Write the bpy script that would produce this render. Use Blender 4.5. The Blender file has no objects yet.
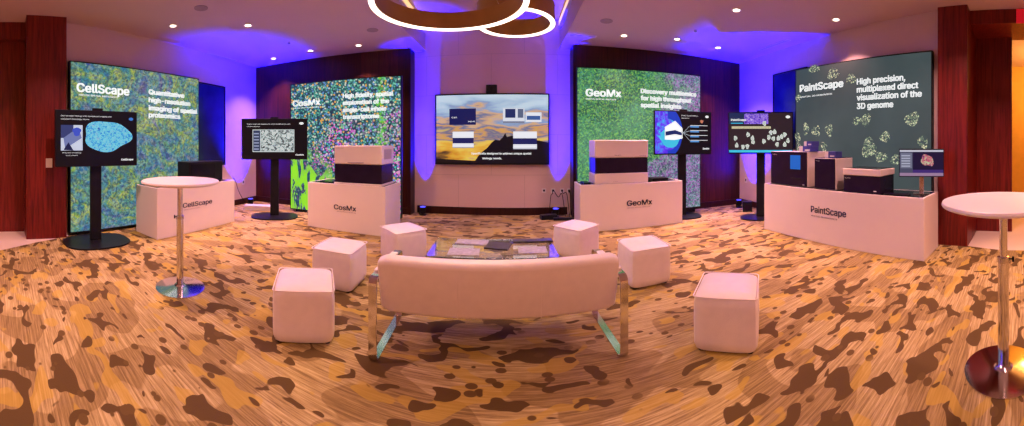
import bpy, bmesh, math, random
from mathutils import Vector
from mathutils.geometry import tessellate_polygon
random.seed(4)
S = bpy.context.scene
COL = S.collection
PI = math.pi
EYE = 1.43            # camera height
F = 1024 / PI         # cylindrical focal length in pixels
HZ = 145              # horizon row
CEIL = 3.40
SCR = 2.0             # brightness of every lit screen and backlit panel

# ------------------------------------------------------------------ materials
def new_mat(name):
    m = bpy.data.materials.new(name); m.use_nodes = True
    nt = m.node_tree
    return m, nt, nt.nodes['Principled BSDF'], nt.links

def ramp(nt, stops, interp='LINEAR'):
    r = nt.nodes.new('ShaderNodeValToRGB'); r.color_ramp.interpolation = interp
    e = r.color_ramp.elements
    e[0].position, e[0].color = stops[0][0], (*stops[0][1], 1)
    e[1].position, e[1].color = stops[1][0], (*stops[1][1], 1)
    for p, c in stops[2:]:
        k = e.new(p); k.color = (*c, 1)
    return r

def coords(nt, scale=(1, 1, 1), rot=(0, 0, 0), loc=(0, 0, 0)):
    tc = nt.nodes.new('ShaderNodeTexCoord'); mp = nt.nodes.new('ShaderNodeMapping')
    mp.inputs['Scale'].default_value = scale; mp.inputs['Rotation'].default_value = rot
    mp.inputs['Location'].default_value = loc
    nt.links.new(tc.outputs['Object'], mp.inputs['Vector'])
    return mp.outputs['Vector']

def noise(nt, vec, scale, detail=2, rough=.5, dist=0):
    n = nt.nodes.new('ShaderNodeTexNoise')
    n.inputs['Scale'].default_value = scale; n.inputs['Detail'].default_value = detail
    n.inputs['Roughness'].default_value = rough; n.inputs['Distortion'].default_value = dist
    nt.links.new(vec, n.inputs['Vector'])
    return n

def voro(nt, vec, scale, feature='F1', rnd=1):
    v = nt.nodes.new('ShaderNodeTexVoronoi'); v.feature = feature
    v.inputs['Scale'].default_value = scale; v.inputs['Randomness'].default_value = rnd
    nt.links.new(vec, v.inputs['Vector'])
    return v

def mix(nt, fac, a, b, mode='MIX'):
    n = nt.nodes.new('ShaderNodeMix'); n.data_type = 'RGBA'; n.blend_type = mode
    for key, v in ((0, fac), (6, a), (7, b)):
        if hasattr(v, 'links') or hasattr(v, 'is_linked'): nt.links.new(v, n.inputs[key])
        elif key == 0: n.inputs[0].default_value = v
        else: n.inputs[key].default_value = (*v, 1)
    return n.outputs[2]

def thr(nt, val, lo, hi):
    n = nt.nodes.new('ShaderNodeMapRange'); n.inputs['From Min'].default_value = lo
    n.inputs['From Max'].default_value = hi; n.clamp = True
    nt.links.new(val, n.inputs['Value'])
    return n.outputs['Result']

def mathn(nt, op, a, b=0.0):
    n = nt.nodes.new('ShaderNodeMath'); n.operation = op
    for i, v in enumerate((a, b)):
        if hasattr(v, 'is_linked'): nt.links.new(v, n.inputs[i])
        else: n.inputs[i].default_value = v
    return n.outputs[0]

def plain(name, col, rough=.5, metal=0, var=.05, scale=6, bump=0, coat=0):
    m, nt, b, L = new_mat(name)
    v = coords(nt); n = noise(nt, v, scale, 4)
    c0 = tuple(max(0, c * (1 - var)) for c in col); c1 = tuple(min(1, c * (1 + var)) for c in col)
    r = ramp(nt, [(.3, c0), (.7, c1)]); L.new(n.outputs[0], r.inputs[0]); L.new(r.outputs[0], b.inputs['Base Color'])
    b.inputs['Roughness'].default_value = rough; b.inputs['Metallic'].default_value = metal
    if max(col) < .06: b.inputs['Specular IOR Level'].default_value = .12
    if coat: b.inputs['Coat Weight'].default_value = coat
    if bump:
        bp = nt.nodes.new('ShaderNodeBump'); bp.inputs['Strength'].default_value = bump; bp.inputs['Distance'].default_value = .004
        n2 = noise(nt, v, 120, 3); L.new(n2.outputs[0], bp.inputs['Height']); L.new(bp.outputs[0], b.inputs['Normal'])
    return m

def glow(name, col, strength=1.0):
    m, nt, b, L = new_mat(name)
    b.inputs['Base Color'].default_value = (0.01, 0.01, 0.01, 1)
    b.inputs['Emission Color'].default_value = (*col, 1); b.inputs['Emission Strength'].default_value = strength
    b.inputs['Roughness'].default_value = .3; b.inputs['Specular IOR Level'].default_value = .06
    return m

_g = {}
def G(r, g, b, s=1.0):
    """emissive screen colour given as sRGB 0-255"""
    k = (r, g, b, s)
    if k not in _g:
        lin = tuple(((c / 255) / 12.92 if c < 10 else ((c / 255 + .055) / 1.055) ** 2.4) for c in (r, g, b))
        _g[k] = glow('screen_%d_%d_%d' % (r, g, b), lin, s * SCR)
    return _g[k]

def wood(name, dark, light, rough=.35, planks=None):
    m, nt, b, L = new_mat(name)
    v = coords(nt, (9, 9, .5)); n = noise(nt, v, 3, 6, .6, .6)
    r = ramp(nt, [(.3, dark), (.72, light)]); L.new(n.outputs[0], r.inputs[0])
    out = r.outputs[0]
    if planks:
        v2 = coords(nt, (1 / planks, 0, 0)); sx = nt.nodes.new('ShaderNodeSeparateXYZ'); L.new(v2, sx.inputs[0])
        fr = mathn(nt, 'FRACT', sx.outputs[0]); ln = mathn(nt, 'LESS_THAN', fr, .022)
        wn = nt.nodes.new('ShaderNodeTexWhiteNoise'); wn.noise_dimensions = '1D'
        L.new(mathn(nt, 'FLOOR', sx.outputs[0]), wn.inputs['W'])
        tint = ramp(nt, [(0, (.62, .62, .62)), (1, (1.1, 1.1, 1.1))]); L.new(wn.outputs[0], tint.inputs[0])
        out = mix(nt, 1.0, out, tint.outputs[0], 'MULTIPLY')
        out = mix(nt, ln, out, (.006, .002, .002))
    L.new(out, b.inputs['Base Color']); b.inputs['Roughness'].default_value = rough; b.inputs['Specular IOR Level'].default_value = .25
    return m

def carpet_mat():
    m, nt, b, L = new_mat('patterned_carpet')
    v = coords(nt)
    st = noise(nt, coords(nt, (1.3, 34, 1)), 2.2, 5, .7)
    base = ramp(nt, [(.36, (.22, .145, .045)), (.5, (.41, .30, .11)), (.66, (.62, .49, .22))]); L.new(st.outputs[0], base.inputs[0])
    mid = ramp(nt, [(.36, (.16, .10, .03)), (.5, (.28, .19, .06)), (.66, (.42, .30, .11))]); L.new(st.outputs[0], mid.inputs[0])
    # big light / mid-toned islands
    nA = noise(nt, coords(nt, (.75, 1.15, 1), loc=(3.1, .4, 0)), 2.5, 1.0, .45, .5)
    c = mix(nt, thr(nt, nA.outputs[0], .485, .5), mid.outputs[0], base.outputs[0])
    # golden patches
    nB = noise(nt, coords(nt, (.8, 1.5, 1), loc=(9, 2, 0)), 3.8, 1.2, .5, .4)
    c = mix(nt, mathn(nt, 'MULTIPLY', thr(nt, nB.outputs[0], .58, .592), .6), c, (.50, .34, .035))
    # brown blobs, elongated across the room
    nC = noise(nt, coords(nt, (1.0, 1.7, 1), rot=(0, 0, .25), loc=(1.7, 6, 0)), 4.3, 1.0, .45, .55)
    nR = noise(nt, coords(nt, (.45, .7, 1), loc=(7.3, 1, 0)), 1.0, 1)
    thC = mathn(nt, 'SUBTRACT', nC.outputs[0], mathn(nt, 'MULTIPLY', thr(nt, nR.outputs[0], .56, .44), .085))
    c = mix(nt, thr(nt, thC, .560, .570), c, (.095, .052, .008))
    # small pebbly spots clustered in places
    vs = voro(nt, coords(nt, (1, 1.5, 1), loc=(.2, .7, 0)), 6.5)
    spot = mathn(nt, 'SUBTRACT', 1.0, thr(nt, vs.outputs['Distance'], .24, .27))
    nD = noise(nt, v, .9, 1)
    spot = mathn(nt, 'MULTIPLY', spot, thr(nt, nD.outputs[0], .42, .45))
    wn = nt.nodes.new('ShaderNodeSeparateColor'); L.new(vs.outputs['Color'], wn.inputs[0])
    spot = mathn(nt, 'MULTIPLY', spot, mathn(nt, 'GREATER_THAN', wn.outputs[0], .45))
    c = mix(nt, spot, c, (.12, .068, .012))
    L.new(c, b.inputs['Base Color']); b.inputs['Roughness'].default_value = .95
    bp = nt.nodes.new('ShaderNodeBump'); bp.inputs['Strength'].default_value = .35; bp.inputs['Distance'].default_value = .004
    n2 = noise(nt, v, 160, 2); L.new(n2.outputs[0], bp.inputs['Height']); L.new(bp.outputs[0], b.inputs['Normal'])
    return m

def tiled_wall(name, col, w=1.2, h=.8):
    m, nt, b, L = new_mat(name)
    tc = nt.nodes.new('ShaderNodeTexCoord'); sx = nt.nodes.new('ShaderNodeSeparateXYZ'); cx = nt.nodes.new('ShaderNodeCombineXYZ')
    L.new(tc.outputs['Object'], sx.inputs[0]); L.new(sx.outputs[0], cx.inputs[0]); L.new(sx.outputs[2], cx.inputs[1])
    br = nt.nodes.new('ShaderNodeTexBrick'); L.new(cx.outputs[0], br.inputs['Vector'])
    br.inputs['Scale'].default_value = 1; br.inputs['Brick Width'].default_value = w; br.inputs['Row Height'].default_value = h
    br.inputs['Mortar Size'].default_value = .004
    br.inputs['Color1'].default_value = (*col, 1); br.inputs['Color2'].default_value = (*[c * .96 for c in col], 1)
    br.inputs['Mortar'].default_value = (*[c * .72 for c in col], 1)
    L.new(br.outputs[0], b.inputs['Base Color']); b.inputs['Roughness'].default_value = .6
    return m

def emit_pattern(name, build, strength=1.0):
    m, nt, b, L = new_mat(name)
    b.inputs['Base Color'].default_value = (.02, .02, .02, 1); b.inputs['Roughness'].default_value = .45; b.inputs['Specular IOR Level'].default_value = .06
    L.new(build(nt, L), b.inputs['Emission Color']); b.inputs['Emission Strength'].default_value = strength * SCR
    return m

def cell_tissue(nt, L):      # blue, green and yellow tissue
    v = coords(nt)
    n = noise(nt, coords(nt, loc=(2, 0, 1)), 2.0, 5, .68, 1.6)
    r = ramp(nt, [(.34, (.10, .09, .42)), (.42, (.06, .24, .48)), (.48, (.10, .42, .42)), (.53, (.16, .40, .12)), (.58, (.62, .66, .05)), (.63, (.30, .55, .40)), (.70, (.30, .22, .50))])
    L.new(n.outputs[0], r.inputs[0])
    vo = voro(nt, v, 22); sp = nt.nodes.new('ShaderNodeSeparateColor'); L.new(vo.outputs['Color'], sp.inputs[0])
    r2 = ramp(nt, [(0, (.03, .06, .30)), (.25, (.10, .40, .60)), (.45, (.30, .55, .08)), (.65, (.80, .82, .30)), (.85, (.55, .80, .85)), (1, (.15, .10, .40))]); L.new(sp.outputs[0], r2.inputs[0])
    c = mix(nt, .30, r.outputs[0], r2.outputs[0])
    f = noise(nt, v, 14, 4, .7, 1.5)
    c = mix(nt, mathn(nt, 'MULTIPLY', thr(nt, f.outputs[0], .54, .40), .75), c, (.02, .05, .14))
    big = voro(nt, coords(nt, (1, 1, 1.0), loc=(.3, 0, .2)), 1.7); ring = thr(nt, big.outputs['Distance'], .34, .20)
    hb = nt.nodes.new('ShaderNodeSeparateColor'); L.new(big.outputs['Color'], hb.inputs[0])
    ring = mathn(nt, 'MULTIPLY', ring, mathn(nt, 'GREATER_THAN', hb.outputs[0], .45))
    c = mix(nt, mathn(nt, 'MULTIPLY', ring, .5), c, (.62, .70, .10))
    return c

def dots_tissue(nt, L):      # multi-coloured transcript dots with green fibres
    v = coords(nt)
    vo = voro(nt, v, 27); h = nt.nodes.new('ShaderNodeSeparateColor'); L.new(vo.outputs['Color'], h.inputs[0])
    r = ramp(nt, [(0, (.04, .12, .16)), (.12, (.85, .12, .70)), (.34, (.08, .55, .50)), (.46, (.95, .38, .80)), (.60, (.16, .22, .75)), (.72, (.30, .75, .40)), (.84, (1, .55, .12)), (.92, (.95, .9, 1))], 'CONSTANT')
    L.new(h.outputs[0], r.inputs[0])
    gcol = ramp(nt, [(0, (.03, .15, .16)), (.2, (.10, .50, .38)), (.5, (.24, .66, .50)), (.7, (.14, .32, .65)), (.83, (.7, .75, .6)), (.92, (1, .5, .1))], 'CONSTANT'); L.new(h.outputs[1], gcol.inputs[0])
    nm = noise(nt, v, .9, 2, .5, .4)
    sx = nt.nodes.new('ShaderNodeSeparateXYZ'); L.new(v, sx.inputs[0])
    top = mathn(nt, 'ADD', mathn(nt, 'MULTIPLY', sx.outputs[2], .18), nm.outputs[0])
    c = mix(nt, thr(nt, top, .70, .86), r.outputs[0], gcol.outputs[0])
    dot = thr(nt, vo.outputs['Distance'], .70, .42)
    c = mix(nt, dot, (.02, .05, .09), c)
    # lime fibres bottom-left and down the right edge
    fb = noise(nt, coords(nt, (2.2, 1, .8), rot=(0, .5, 0), loc=(1, 0, 4)), 2.6, 2, .5, 1.4)
    left = thr(nt, mathn(nt, 'ADD', mathn(nt, 'MULTIPLY', sx.outputs[0], -.5), mathn(nt, 'MULTIPLY', sx.outputs[2], -.75)), -.75, -.25)
    lim = mathn(nt, 'MULTIPLY', left, thr(nt, fb.outputs[0], .46, .52))
    dark = mathn(nt, 'MULTIPLY', left, .85)
    c = mix(nt, dark, c, (.015, .07, .12))
    c = mix(nt, lim, c, (.36, .95, .03))
    ex = mathn(nt, 'ABSOLUTE', mathn(nt, 'SUBTRACT', sx.outputs[0], .82)); wav = noise(nt, coords(nt, (1, 1, 1.3)), 2.5, 2)
    er = thr(nt, mathn(nt, 'ADD', ex, mathn(nt, 'MULTIPLY', wav.outputs[0], .45)), .36, .27)
    er = mathn(nt, 'MULTIPLY', er, thr(nt, voro(nt, v, 16).outputs['Distance'], .7, .2))
    c = mix(nt, er, c, (.18, .70, .05))
    return c

def green_tissue(nt, L):     # leafy green turning violet to the right and below
    v = coords(nt)
    vo = voro(nt, v, 40); h = nt.nodes.new('ShaderNodeSeparateColor'); L.new(vo.outputs['Color'], h.inputs[0])
    g = ramp(nt, [(0, (.01, .10, .05)), (.3, (.03, .26, .12)), (.55, (.10, .46, .12)), (.8, (.30, .66, .10)), (1, (.05, .36, .34))]); L.new(h.outputs[0], g.inputs[0])
    p = ramp(nt, [(0, (.06, .08, .20)), (.3, (.36, .14, .52)), (.55, (.62, .26, .70)), (.8, (.12, .50, .42)), (1, (.60, .50, .75))]); L.new(h.outputs[0], p.inputs[0])
    sx = nt.nodes.new('ShaderNodeSeparateXYZ'); L.new(v, sx.inputs[0])
    nm = noise(nt, v, 1.3, 4, .65, 1.2)
    f = mathn(nt, 'ADD', mathn(nt, 'MULTIPLY', sx.outputs[0], .55), mathn(nt, 'MULTIPLY', nm.outputs[0], 1.6))
    f2 = mathn(nt, 'ADD', f, mathn(nt, 'MULTIPLY', thr(nt, sx.outputs[2], 1.4, .6), .8))
    c = mix(nt, thr(nt, f2, 1.05, 1.35), g.outputs[0], p.outputs[0])
    ln = noise(nt, v, 11, 5, .7, 2.0)
    c = mix(nt, mathn(nt, 'MULTIPLY', thr(nt, ln.outputs[0], .47, .60), .7), c, (.02, .10, .10))
    mint = noise(nt, coords(nt, loc=(4, 1, 2)), 1.2, 3, .6)
    c = mix(nt, mathn(nt, 'MULTIPLY', thr(nt, mint.outputs[0], .46, .66), .28), c, (.30, .78, .42))
    return c

def slate_panel(nt, L):
    n = noise(nt, coords(nt), 1.2, 3)
    r = ramp(nt, [(.3, (.040, .062, .066)), (.7, (.060, .088, .092))]); L.new(n.outputs[0], r.inputs[0])
    return r.outputs[0]

def nucleus_print(nt, L):
    v = coords(nt)
    e = voro(nt, v, 30, 'DISTANCE_TO_EDGE'); h = voro(nt, v, 42); s = nt.nodes.new('ShaderNodeSeparateColor'); L.new(h.outputs['Color'], s.inputs[0])
    r = ramp(nt, [(0, (.05, .08, .08)), (.35, (.22, .30, .18)), (.6, (.55, .62, .40)), (.85, (.75, .72, .45))], 'CONSTANT'); L.new(s.outputs[0], r.inputs[0])
    return mix(nt, thr(nt, e.outputs['Distance'], .05, .14), (.05, .075, .08), r.outputs[0])

def sunset(nt, L):
    v = coords(nt); sx = nt.nodes.new('ShaderNodeSeparateXYZ'); L.new(v, sx.inputs[0])
    n = noise(nt, coords(nt, (.55, 1, 2.4), loc=(.4, 0, 1.2)), 2.2, 4, .5, .3)
    hgt = thr(nt, sx.outputs[2], 1.06, 2.44)
    t = mathn(nt, 'ADD', hgt, mathn(nt, 'MULTIPLY', mathn(nt, 'SUBTRACT', n.outputs[0], .5), 1.0))
    r = ramp(nt, [(.0, (.10, .04, .02)), (.12, (.80, .36, .03)), (.28, (.95, .62, .10)), (.38, (.16, .16, .30)), (.46, (.80, .40, .10)), (.55, (.14, .18, .36)), (.64, (.78, .46, .24)), (.74, (.26, .36, .60)), (.86, (.46, .60, .78)), (1, (.62, .76, .88))])
    L.new(t, r.inputs[0])
    return r.outputs[0]

def brainlike(cols, scale):
    def f(nt, L):
        v = coords(nt); n = noise(nt, v, scale, 4, .7, 1)
        r = ramp(nt, cols); L.new(n.outputs[0], r.inputs[0]); return r.outputs[0]
    return f

M = {}
M['carpet'] = carpet_mat()
M['marble'] = plain('cream_marble', (.72, .60, .48), .35, var=.08, scale=1.5)
M['paint'] = plain('warm_white_paint', (.62, .47, .45), .65, var=.02)
M['ceil'] = plain('ceiling_paint', (.58, .43, .43), .8, var=.02, scale=2)
M['fabric_wall'] = tiled_wall('pale_wall_panels', (.68, .50, .46), 1.35, .82)
M['wood'] = wood('mahogany_panel', (.07, .006, .005), (.24, .022, .016), .35)
M['wood_plank'] = wood('mahogany_planks', (.030, .006, .004), (.10, .018, .010), .4, planks=.42)
M['base'] = wood('dark_baseboard', (.018, .004, .004), (.045, .010, .008), .4)
M['leather'] = plain('white_leather', (.80, .71, .66), .42, var=.03, scale=14, bump=.25)
M['laminate'] = plain('white_laminate', (.82, .74, .71), .38, var=.015, scale=2)
M['black'] = plain('black_plastic', (.012, .012, .016), .35, var=.2)
M['blackgloss'] = plain('black_gloss_top', (.010, .010, .014), .12, var=.1)
M['navy'] = plain('dark_navy_plastic', (.018, .010, .030), .25, var=.15)
M['ivory'] = plain('ivory_plastic', (.74, .66, .62), .4, var=.02)
M['chrome'] = plain('polished_chrome', (.75, .73, .72), .12, metal=1, var=.03)
M['steel'] = plain('brushed_steel', (.62, .58, .56), .25, metal=1, var=.05, scale=20)
M['bronze'] = plain('bronze_band', (.36, .18, .05), .45, metal=.4, var=.08)
M['ringled'] = glow('ring_led', (1.0, .80, .62), 7)
M['cove'] = glow('cove_led', (1.0, .60, .22), 2.6)
M['lamp'] = glow('downlight_lens', (1.0, .82, .62), 14)
M['blueled'] = glow('blue_led', (.05, .05, 1), 8)
M['white_glow'] = glow('backlit_white', (1, 1, 1), SCR * 1.1)
M['ink'] = plain('navy_ink', (.03, .035, .12), .5)
M['grey_ink'] = plain('grey_ink', (.35, .30, .34), .5)
M['white_ink'] = plain('white_ink', (.7, .7, .75), .5)
M['picture'] = plain('dark_blue_picture', (.015, .02, .10), .15, var=.3, scale=2)
M['plate'] = plain('white_plate', (.75, .70, .68), .4)
M['bluebox'] = plain('blue_carton', (.05, .05, .32), .4)
M['cable'] = plain('black_cable', (.01, .01, .012), .5)
M['paper'] = plain('brochure_paper', (.40, .37, .40), .5, var=.25, scale=25)
M['darkpaper'] = plain('dark_brochure', (.06, .05, .06), .4, var=.4, scale=20)
M['red'] = glow('red_sign', (.8, .01, .02), 1.2)
M['blue_touch'] = glow('blue_touchscreen', (.02, .22, .95), 1.1)
M['ochre'] = plain('ochre_plaster', (.75, .45, .12), .7)
M['speaker'] = plain('ceiling_grille', (.33, .24, .25), .8)

gm, nt, gb, GL = new_mat('clear_glass')
gb.inputs['Base Color'].default_value = (.80, .84, .84, 1); gb.inputs['Transmission Weight'].default_value = .93
gb.inputs['Roughness'].default_value = .02; gb.inputs['IOR'].default_value = 1.45
_n = noise(nt, coords(nt), 3, 2); _r = ramp(nt, [(.3, (.78, .84, .84)), (.7, (.84, .86, .86))]); GL.new(_n.outputs[0], _r.inputs[0]); GL.new(_r.outputs[0], gb.inputs['Base Color'])
M['glass'] = gm

# ------------------------------------------------------------------ mesh helpers
def add_box(bm, x0, x1, y0, y1, z0, z1, mi=0):
    vs = [bm.verts.new(p) for p in ((x0, y0, z0), (x1, y0, z0), (x1, y1, z0), (x0, y1, z0), (x0, y0, z1), (x1, y0, z1), (x1, y1, z1), (x0, y1, z1))]
    for f in ((0, 3, 2, 1), (4, 5, 6, 7), (0, 1, 5, 4), (1, 2, 6, 5), (2, 3, 7, 6), (3, 0, 4, 7)):
        bm.faces.new([vs[i] for i in f]).material_index = mi

def add_prism(bm, pts, z0, z1, mi=0):
    a = [bm.verts.new((x, y, z0)) for x, y in pts]; b = [bm.verts.new((x, y, z1)) for x, y in pts]
    n = len(pts)
    bm.faces.new(a[::-1]).material_index = mi; bm.faces.new(b).material_index = mi
    for i in range(n):
        bm.faces.new((a[i], a[(i + 1) % n], b[(i + 1) % n], b[i])).material_index = mi

def add_lathe(bm, prof, n=40, cx=0, cy=0, mi=0):
    rings = []
    for r, z in prof:
        rings.append([bm.verts.new((cx + r * math.cos(2 * PI * i / n), cy + r * math.sin(2 * PI * i / n), z)) for i in range(n)])
    for a, b in zip(rings, rings[1:]):
        for i in range(n):
            bm.faces.new((a[i], a[(i + 1) % n], b[(i + 1) % n], b[i])).material_index = mi
    if prof[0] != prof[-1]:
        bm.faces.new(rings[0][::-1]).material_index = mi; bm.faces.new(rings[-1]).material_index = mi

def add_tube(bm, pts, r, n=8, mi=0):
    pts = [Vector(p) for p in pts]; rings = []
    for i, p in enumerate(pts):
        d = (pts[min(i + 1, len(pts) - 1)] - pts[max(i - 1, 0)]).normalized()
        up = Vector((0, 0, 1)) if abs(d.z) < .9 else Vector((1, 0, 0))
        a = d.cross(up).normalized(); b = d.cross(a).normalized()
        rings.append([bm.verts.new(p + (a * math.cos(2 * PI * k / n) + b * math.sin(2 * PI * k / n)) * r) for k in range(n)])
    for A, B in zip(rings, rings[1:]):
        for k in range(n):
            bm.faces.new((A[k], A[(k + 1) % n], B[(k + 1) % n], B[k])).material_index = mi
    bm.faces.new(rings[0][::-1]).material_index = mi; bm.faces.new(rings[-1]).material_index = mi

def add_strip(bm, pts, w, t, axis='y'):
    """flat bar swept along a closed or open path in the y-z plane, wide along x"""
    n = len(pts); secs = []
    for i in range(n):
        p = Vector(pts[i]); d = (Vector(pts[(i + 1) % n]) - Vector(pts[i - 1])).normalized()
        nr = Vector((0, -d.z, d.y))
        secs.append([bm.verts.new(p + Vector((sx * w / 2, 0, 0)) + nr * (sn * t / 2)) for sx, sn in ((-1, -1), (1, -1), (1, 1), (-1, 1))])
    for i in range(n):
        A, B = secs[i], secs[(i + 1) % n]
        for k in range(4):
            bm.faces.new((A[k], A[(k + 1) % 4], B[(k + 1) % 4], B[k]))

def obj(name, bm, mat, parent=None, loc=(0, 0, 0), smooth=False, bevel=0, seg=2):
    me = bpy.data.meshes.new(name)
    bmesh.ops.recalc_face_normals(bm, faces=bm.faces)
    bm.to_mesh(me); bm.free()
    for m in (mat if isinstance(mat, (list, tuple)) else [mat]): me.materials.append(m)
    if smooth:
        for p in me.polygons: p.use_smooth = True
        try: me.set_sharp_from_angle(angle=math.radians(38))
        except Exception: pass
    o = bpy.data.objects.new(name, me); COL.objects.link(o); o.location = loc
    if parent: o.parent = parent
    if bevel:
        b = o.modifiers.new('bevel', 'BEVEL'); b.width = bevel; b.segments = seg; b.limit_method = 'ANGLE'
    return o

def box(name, mat, parent, x0, x1, y0, y1, z0, z1, bevel=0, seg=2, smooth=False):
    bm = bmesh.new(); add_box(bm, x0, x1, y0, y1, z0, z1)
    return obj(name, bm, mat, parent, bevel=bevel, seg=seg, smooth=smooth)

def thing(name, label, cat, loc=(0, 0, 0), rotz=0, group=None):
    o = bpy.data.objects.new(name, None); COL.objects.link(o); o.empty_display_size = .1
    o.location = loc; o.rotation_euler = (0, 0, rotz); o['label'] = label; o['category'] = cat
    if group: o['group'] = group
    return o

def tag(o, label, cat, group=None):
    o['label'] = label; o['category'] = cat
    if group: o['group'] = group
    return o

def struct(name, bm, m, **k):
    o = obj(name, bm, m, **k); o['kind'] = 'structure'; return o

def dup(root, loc, rotz=0, label=None):
    r = root.copy(); COL.objects.link(r); r.location = loc; r.rotation_euler = (0, 0, rotz)
    if label: r['label'] = label
    for ch in list(root.children):
        c = ch.copy(); COL.objects.link(c); c.parent = r
        for g in ch.children:
            d = g.copy(); COL.objects.link(d); d.parent = c
    return r

FONT = None
try:
    import os
    FONT = bpy.data.fonts.load(os.path.join(bpy.utils.system_resource('DATAFILES'), 'fonts', 'Inter.woff2'))   # Blender's own interface font
except Exception:
    FONT = None

def text_bm(body, width, height=None, weight=.0, align='LEFT', sizex=None):
    """lettering in the local x-z plane, cap height about 0.7 of size; returns verts/faces"""
    cu = bpy.data.curves.new('lettering', 'FONT'); cu.body = body; cu.size = 1
    if FONT: cu.font = FONT
    cu.size = 1; cu.resolution_u = 3
    o = bpy.data.objects.new('lettering', cu); COL.objects.link(o)
    dg = bpy.context.evaluated_depsgraph_get(); dg.update()
    cv = o.to_curve(dg); loops = []
    for sp in cv.splines:
        pts = []
        if sp.type == 'BEZIER':
            bp = sp.bezier_points; n = len(bp)
            for k in range(n):
                a, b = bp[k], bp[(k + 1) % n]
                straight = a.handle_right_type == 'VECTOR' and b.handle_left_type == 'VECTOR'
                m = 1 if straight else 4
                for t_ in range(m):
                    u = t_ / m; w_ = 1 - u
                    q = a.co * w_ ** 3 + a.handle_right * 3 * w_ * w_ * u + b.handle_left * 3 * w_ * u * u + b.co * u ** 3
                    if not pts or (pts[-1] - q.xy).length > 1e-5: pts.append(q.xy.copy())
        else:
            pts = [q.co.xy.copy() for q in sp.points]
        if len(pts) > 2: loops.append(pts)
    o.to_curve_clear(); bpy.data.objects.remove(o)
    def area(P): return sum(P[k - 1].x * P[k].y - P[k].x * P[k - 1].y for k in range(len(P))) / 2
    def inside(p, P):
        c = False
        for k in range(len(P)):
            a, b = P[k - 1], P[k]
            if (a.y > p.y) != (b.y > p.y) and p.x < (b.x - a.x) * (p.y - a.y) / (b.y - a.y) + a.x: c = not c
        return c
    A = [area(P) for P in loops]; sgn = 1 if max(A, key=abs) > 0 else -1
    outer = [P for P, a in zip(loops, A) if a * sgn > 0]; holes = [P for P, a in zip(loops, A) if a * sgn < 0]
    V, Fc = [], []
    for P in outer:
        grp = [P] + [H for H in holes if inside(H[0], P)]
        flat = [Vector((p.x, p.y, 0)) for G_ in grp for p in G_]; n0 = len(V); V += flat
        for tr in tessellate_polygon([[Vector((p.x, p.y, 0)) for p in G_] for G_ in grp]): Fc.append([n0 + q for q in tr])
    x0, x1 = min(v.x for v in V), max(v.x for v in V)
    sx = width / (x1 - x0); sz = height / .72 if height else sx     # height = cap height
    bm = bmesh.new(); q = weight * .85
    for dx, dy in ([(0, 0)] if q < .011 else [(-q, -q * .4), (-q, q * .4), (0, 0), (q, -q * .4), (q, q * .4)]):   # bold: strokes widened sideways
        bv = [bm.verts.new(((v.x - x0 + dx) * sx, 0, (v.y + dy) * sz)) for v in V]
        for f in Fc:
            if len(set(f)) == 3:
                try: bm.faces.new([bv[k] for k in f])
                except ValueError: pass
    return bm

def lettering(parent, body, x, z, width, mat, height=None, weight=.012, y=0.0, label=None):
    bm = text_bm(body, width, height, weight)
    o = obj('lettering', bm, mat, parent, loc=(x, y, z))
    if label: o['label'] = label
    return o

def place(L, R):
    """origin, z-rotation and width of a vertical face whose ends seen from the front are L (left) and R (right)"""
    dx, dy = R[0] - L[0], R[1] - L[1]
    return ((L[0] + R[0]) / 2, (L[1] + R[1]) / 2, 0), math.atan2(dy, dx), math.hypot(dx, dy)

def on_face(L, R, px, py, off=0.0):
    """local (x, z) on a vertical face where a sight line of the photograph meets it"""
    o, a, w = place(L, R); th = (px - 512) / F
    d = (math.sin(th), math.cos(th)); u = (math.cos(a), math.sin(a)); n = (math.sin(a), -math.cos(a))
    ox, oy = o[0] + n[0] * off, o[1] + n[1] * off
    t = (ox * n[0] + oy * n[1]) / (d[0] * n[0] + d[1] * n[1])
    x = (d[0] * t - ox) * u[0] + (d[1] * t - oy) * u[1]
    return x, EYE - (py - HZ) / F * t

# ------------------------------------------------------------------ the room
WL0, WL1 = (-5.13, .96), (-5.885, 5.885)          # left painted wall
BL1 = (-2.04, 6.34)                                # end of left wood panelling
BC0, BC1 = (-2.04, 6.60), (1.20, 6.60)             # centre wall
BR0, BR1 = (1.20, 6.30), (5.08, 6.05)              # right wood panelling
WR1 = (4.62, 1.20)
bm = bmesh.new()
add_box(bm, -9, 9, -6, 8, -.12, 0)
struct('floor', bm, M['marble'])
bm = bmesh.new()
add_prism(bm, [(-4.4, -6), (4.4, -6), (4.4, .28), (4.62, 1.2), (5.1, 6.06), (1.2, 6.31), (1.2, 6.61), (-2.04, 6.61), (-2.04, 6.35), (-5.9, 5.89), (-5.0, 1.1), (-4.72, .5), (-4.4, 0)], 0, .008)
fc = struct('floor_carpet', bm, M['carpet'])

TX0, TX1, TY0 = -1.80, .97, .9
def ceiling():
    bm = bmesh.new()
    add_box(bm, -9, TX0, -6, 8, CEIL, CEIL + .6); add_box(bm, TX1, 9, -6, 8, CEIL, CEIL + .6)
    add_box(bm, TX0, TX1, -6, TY0, CEIL, CEIL + .6)
    add_box(bm, TX0, TX1, TY0, 8, 3.98, 4.1)
    return bm
struct('ceiling', ceiling(), M['ceil'])

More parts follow.
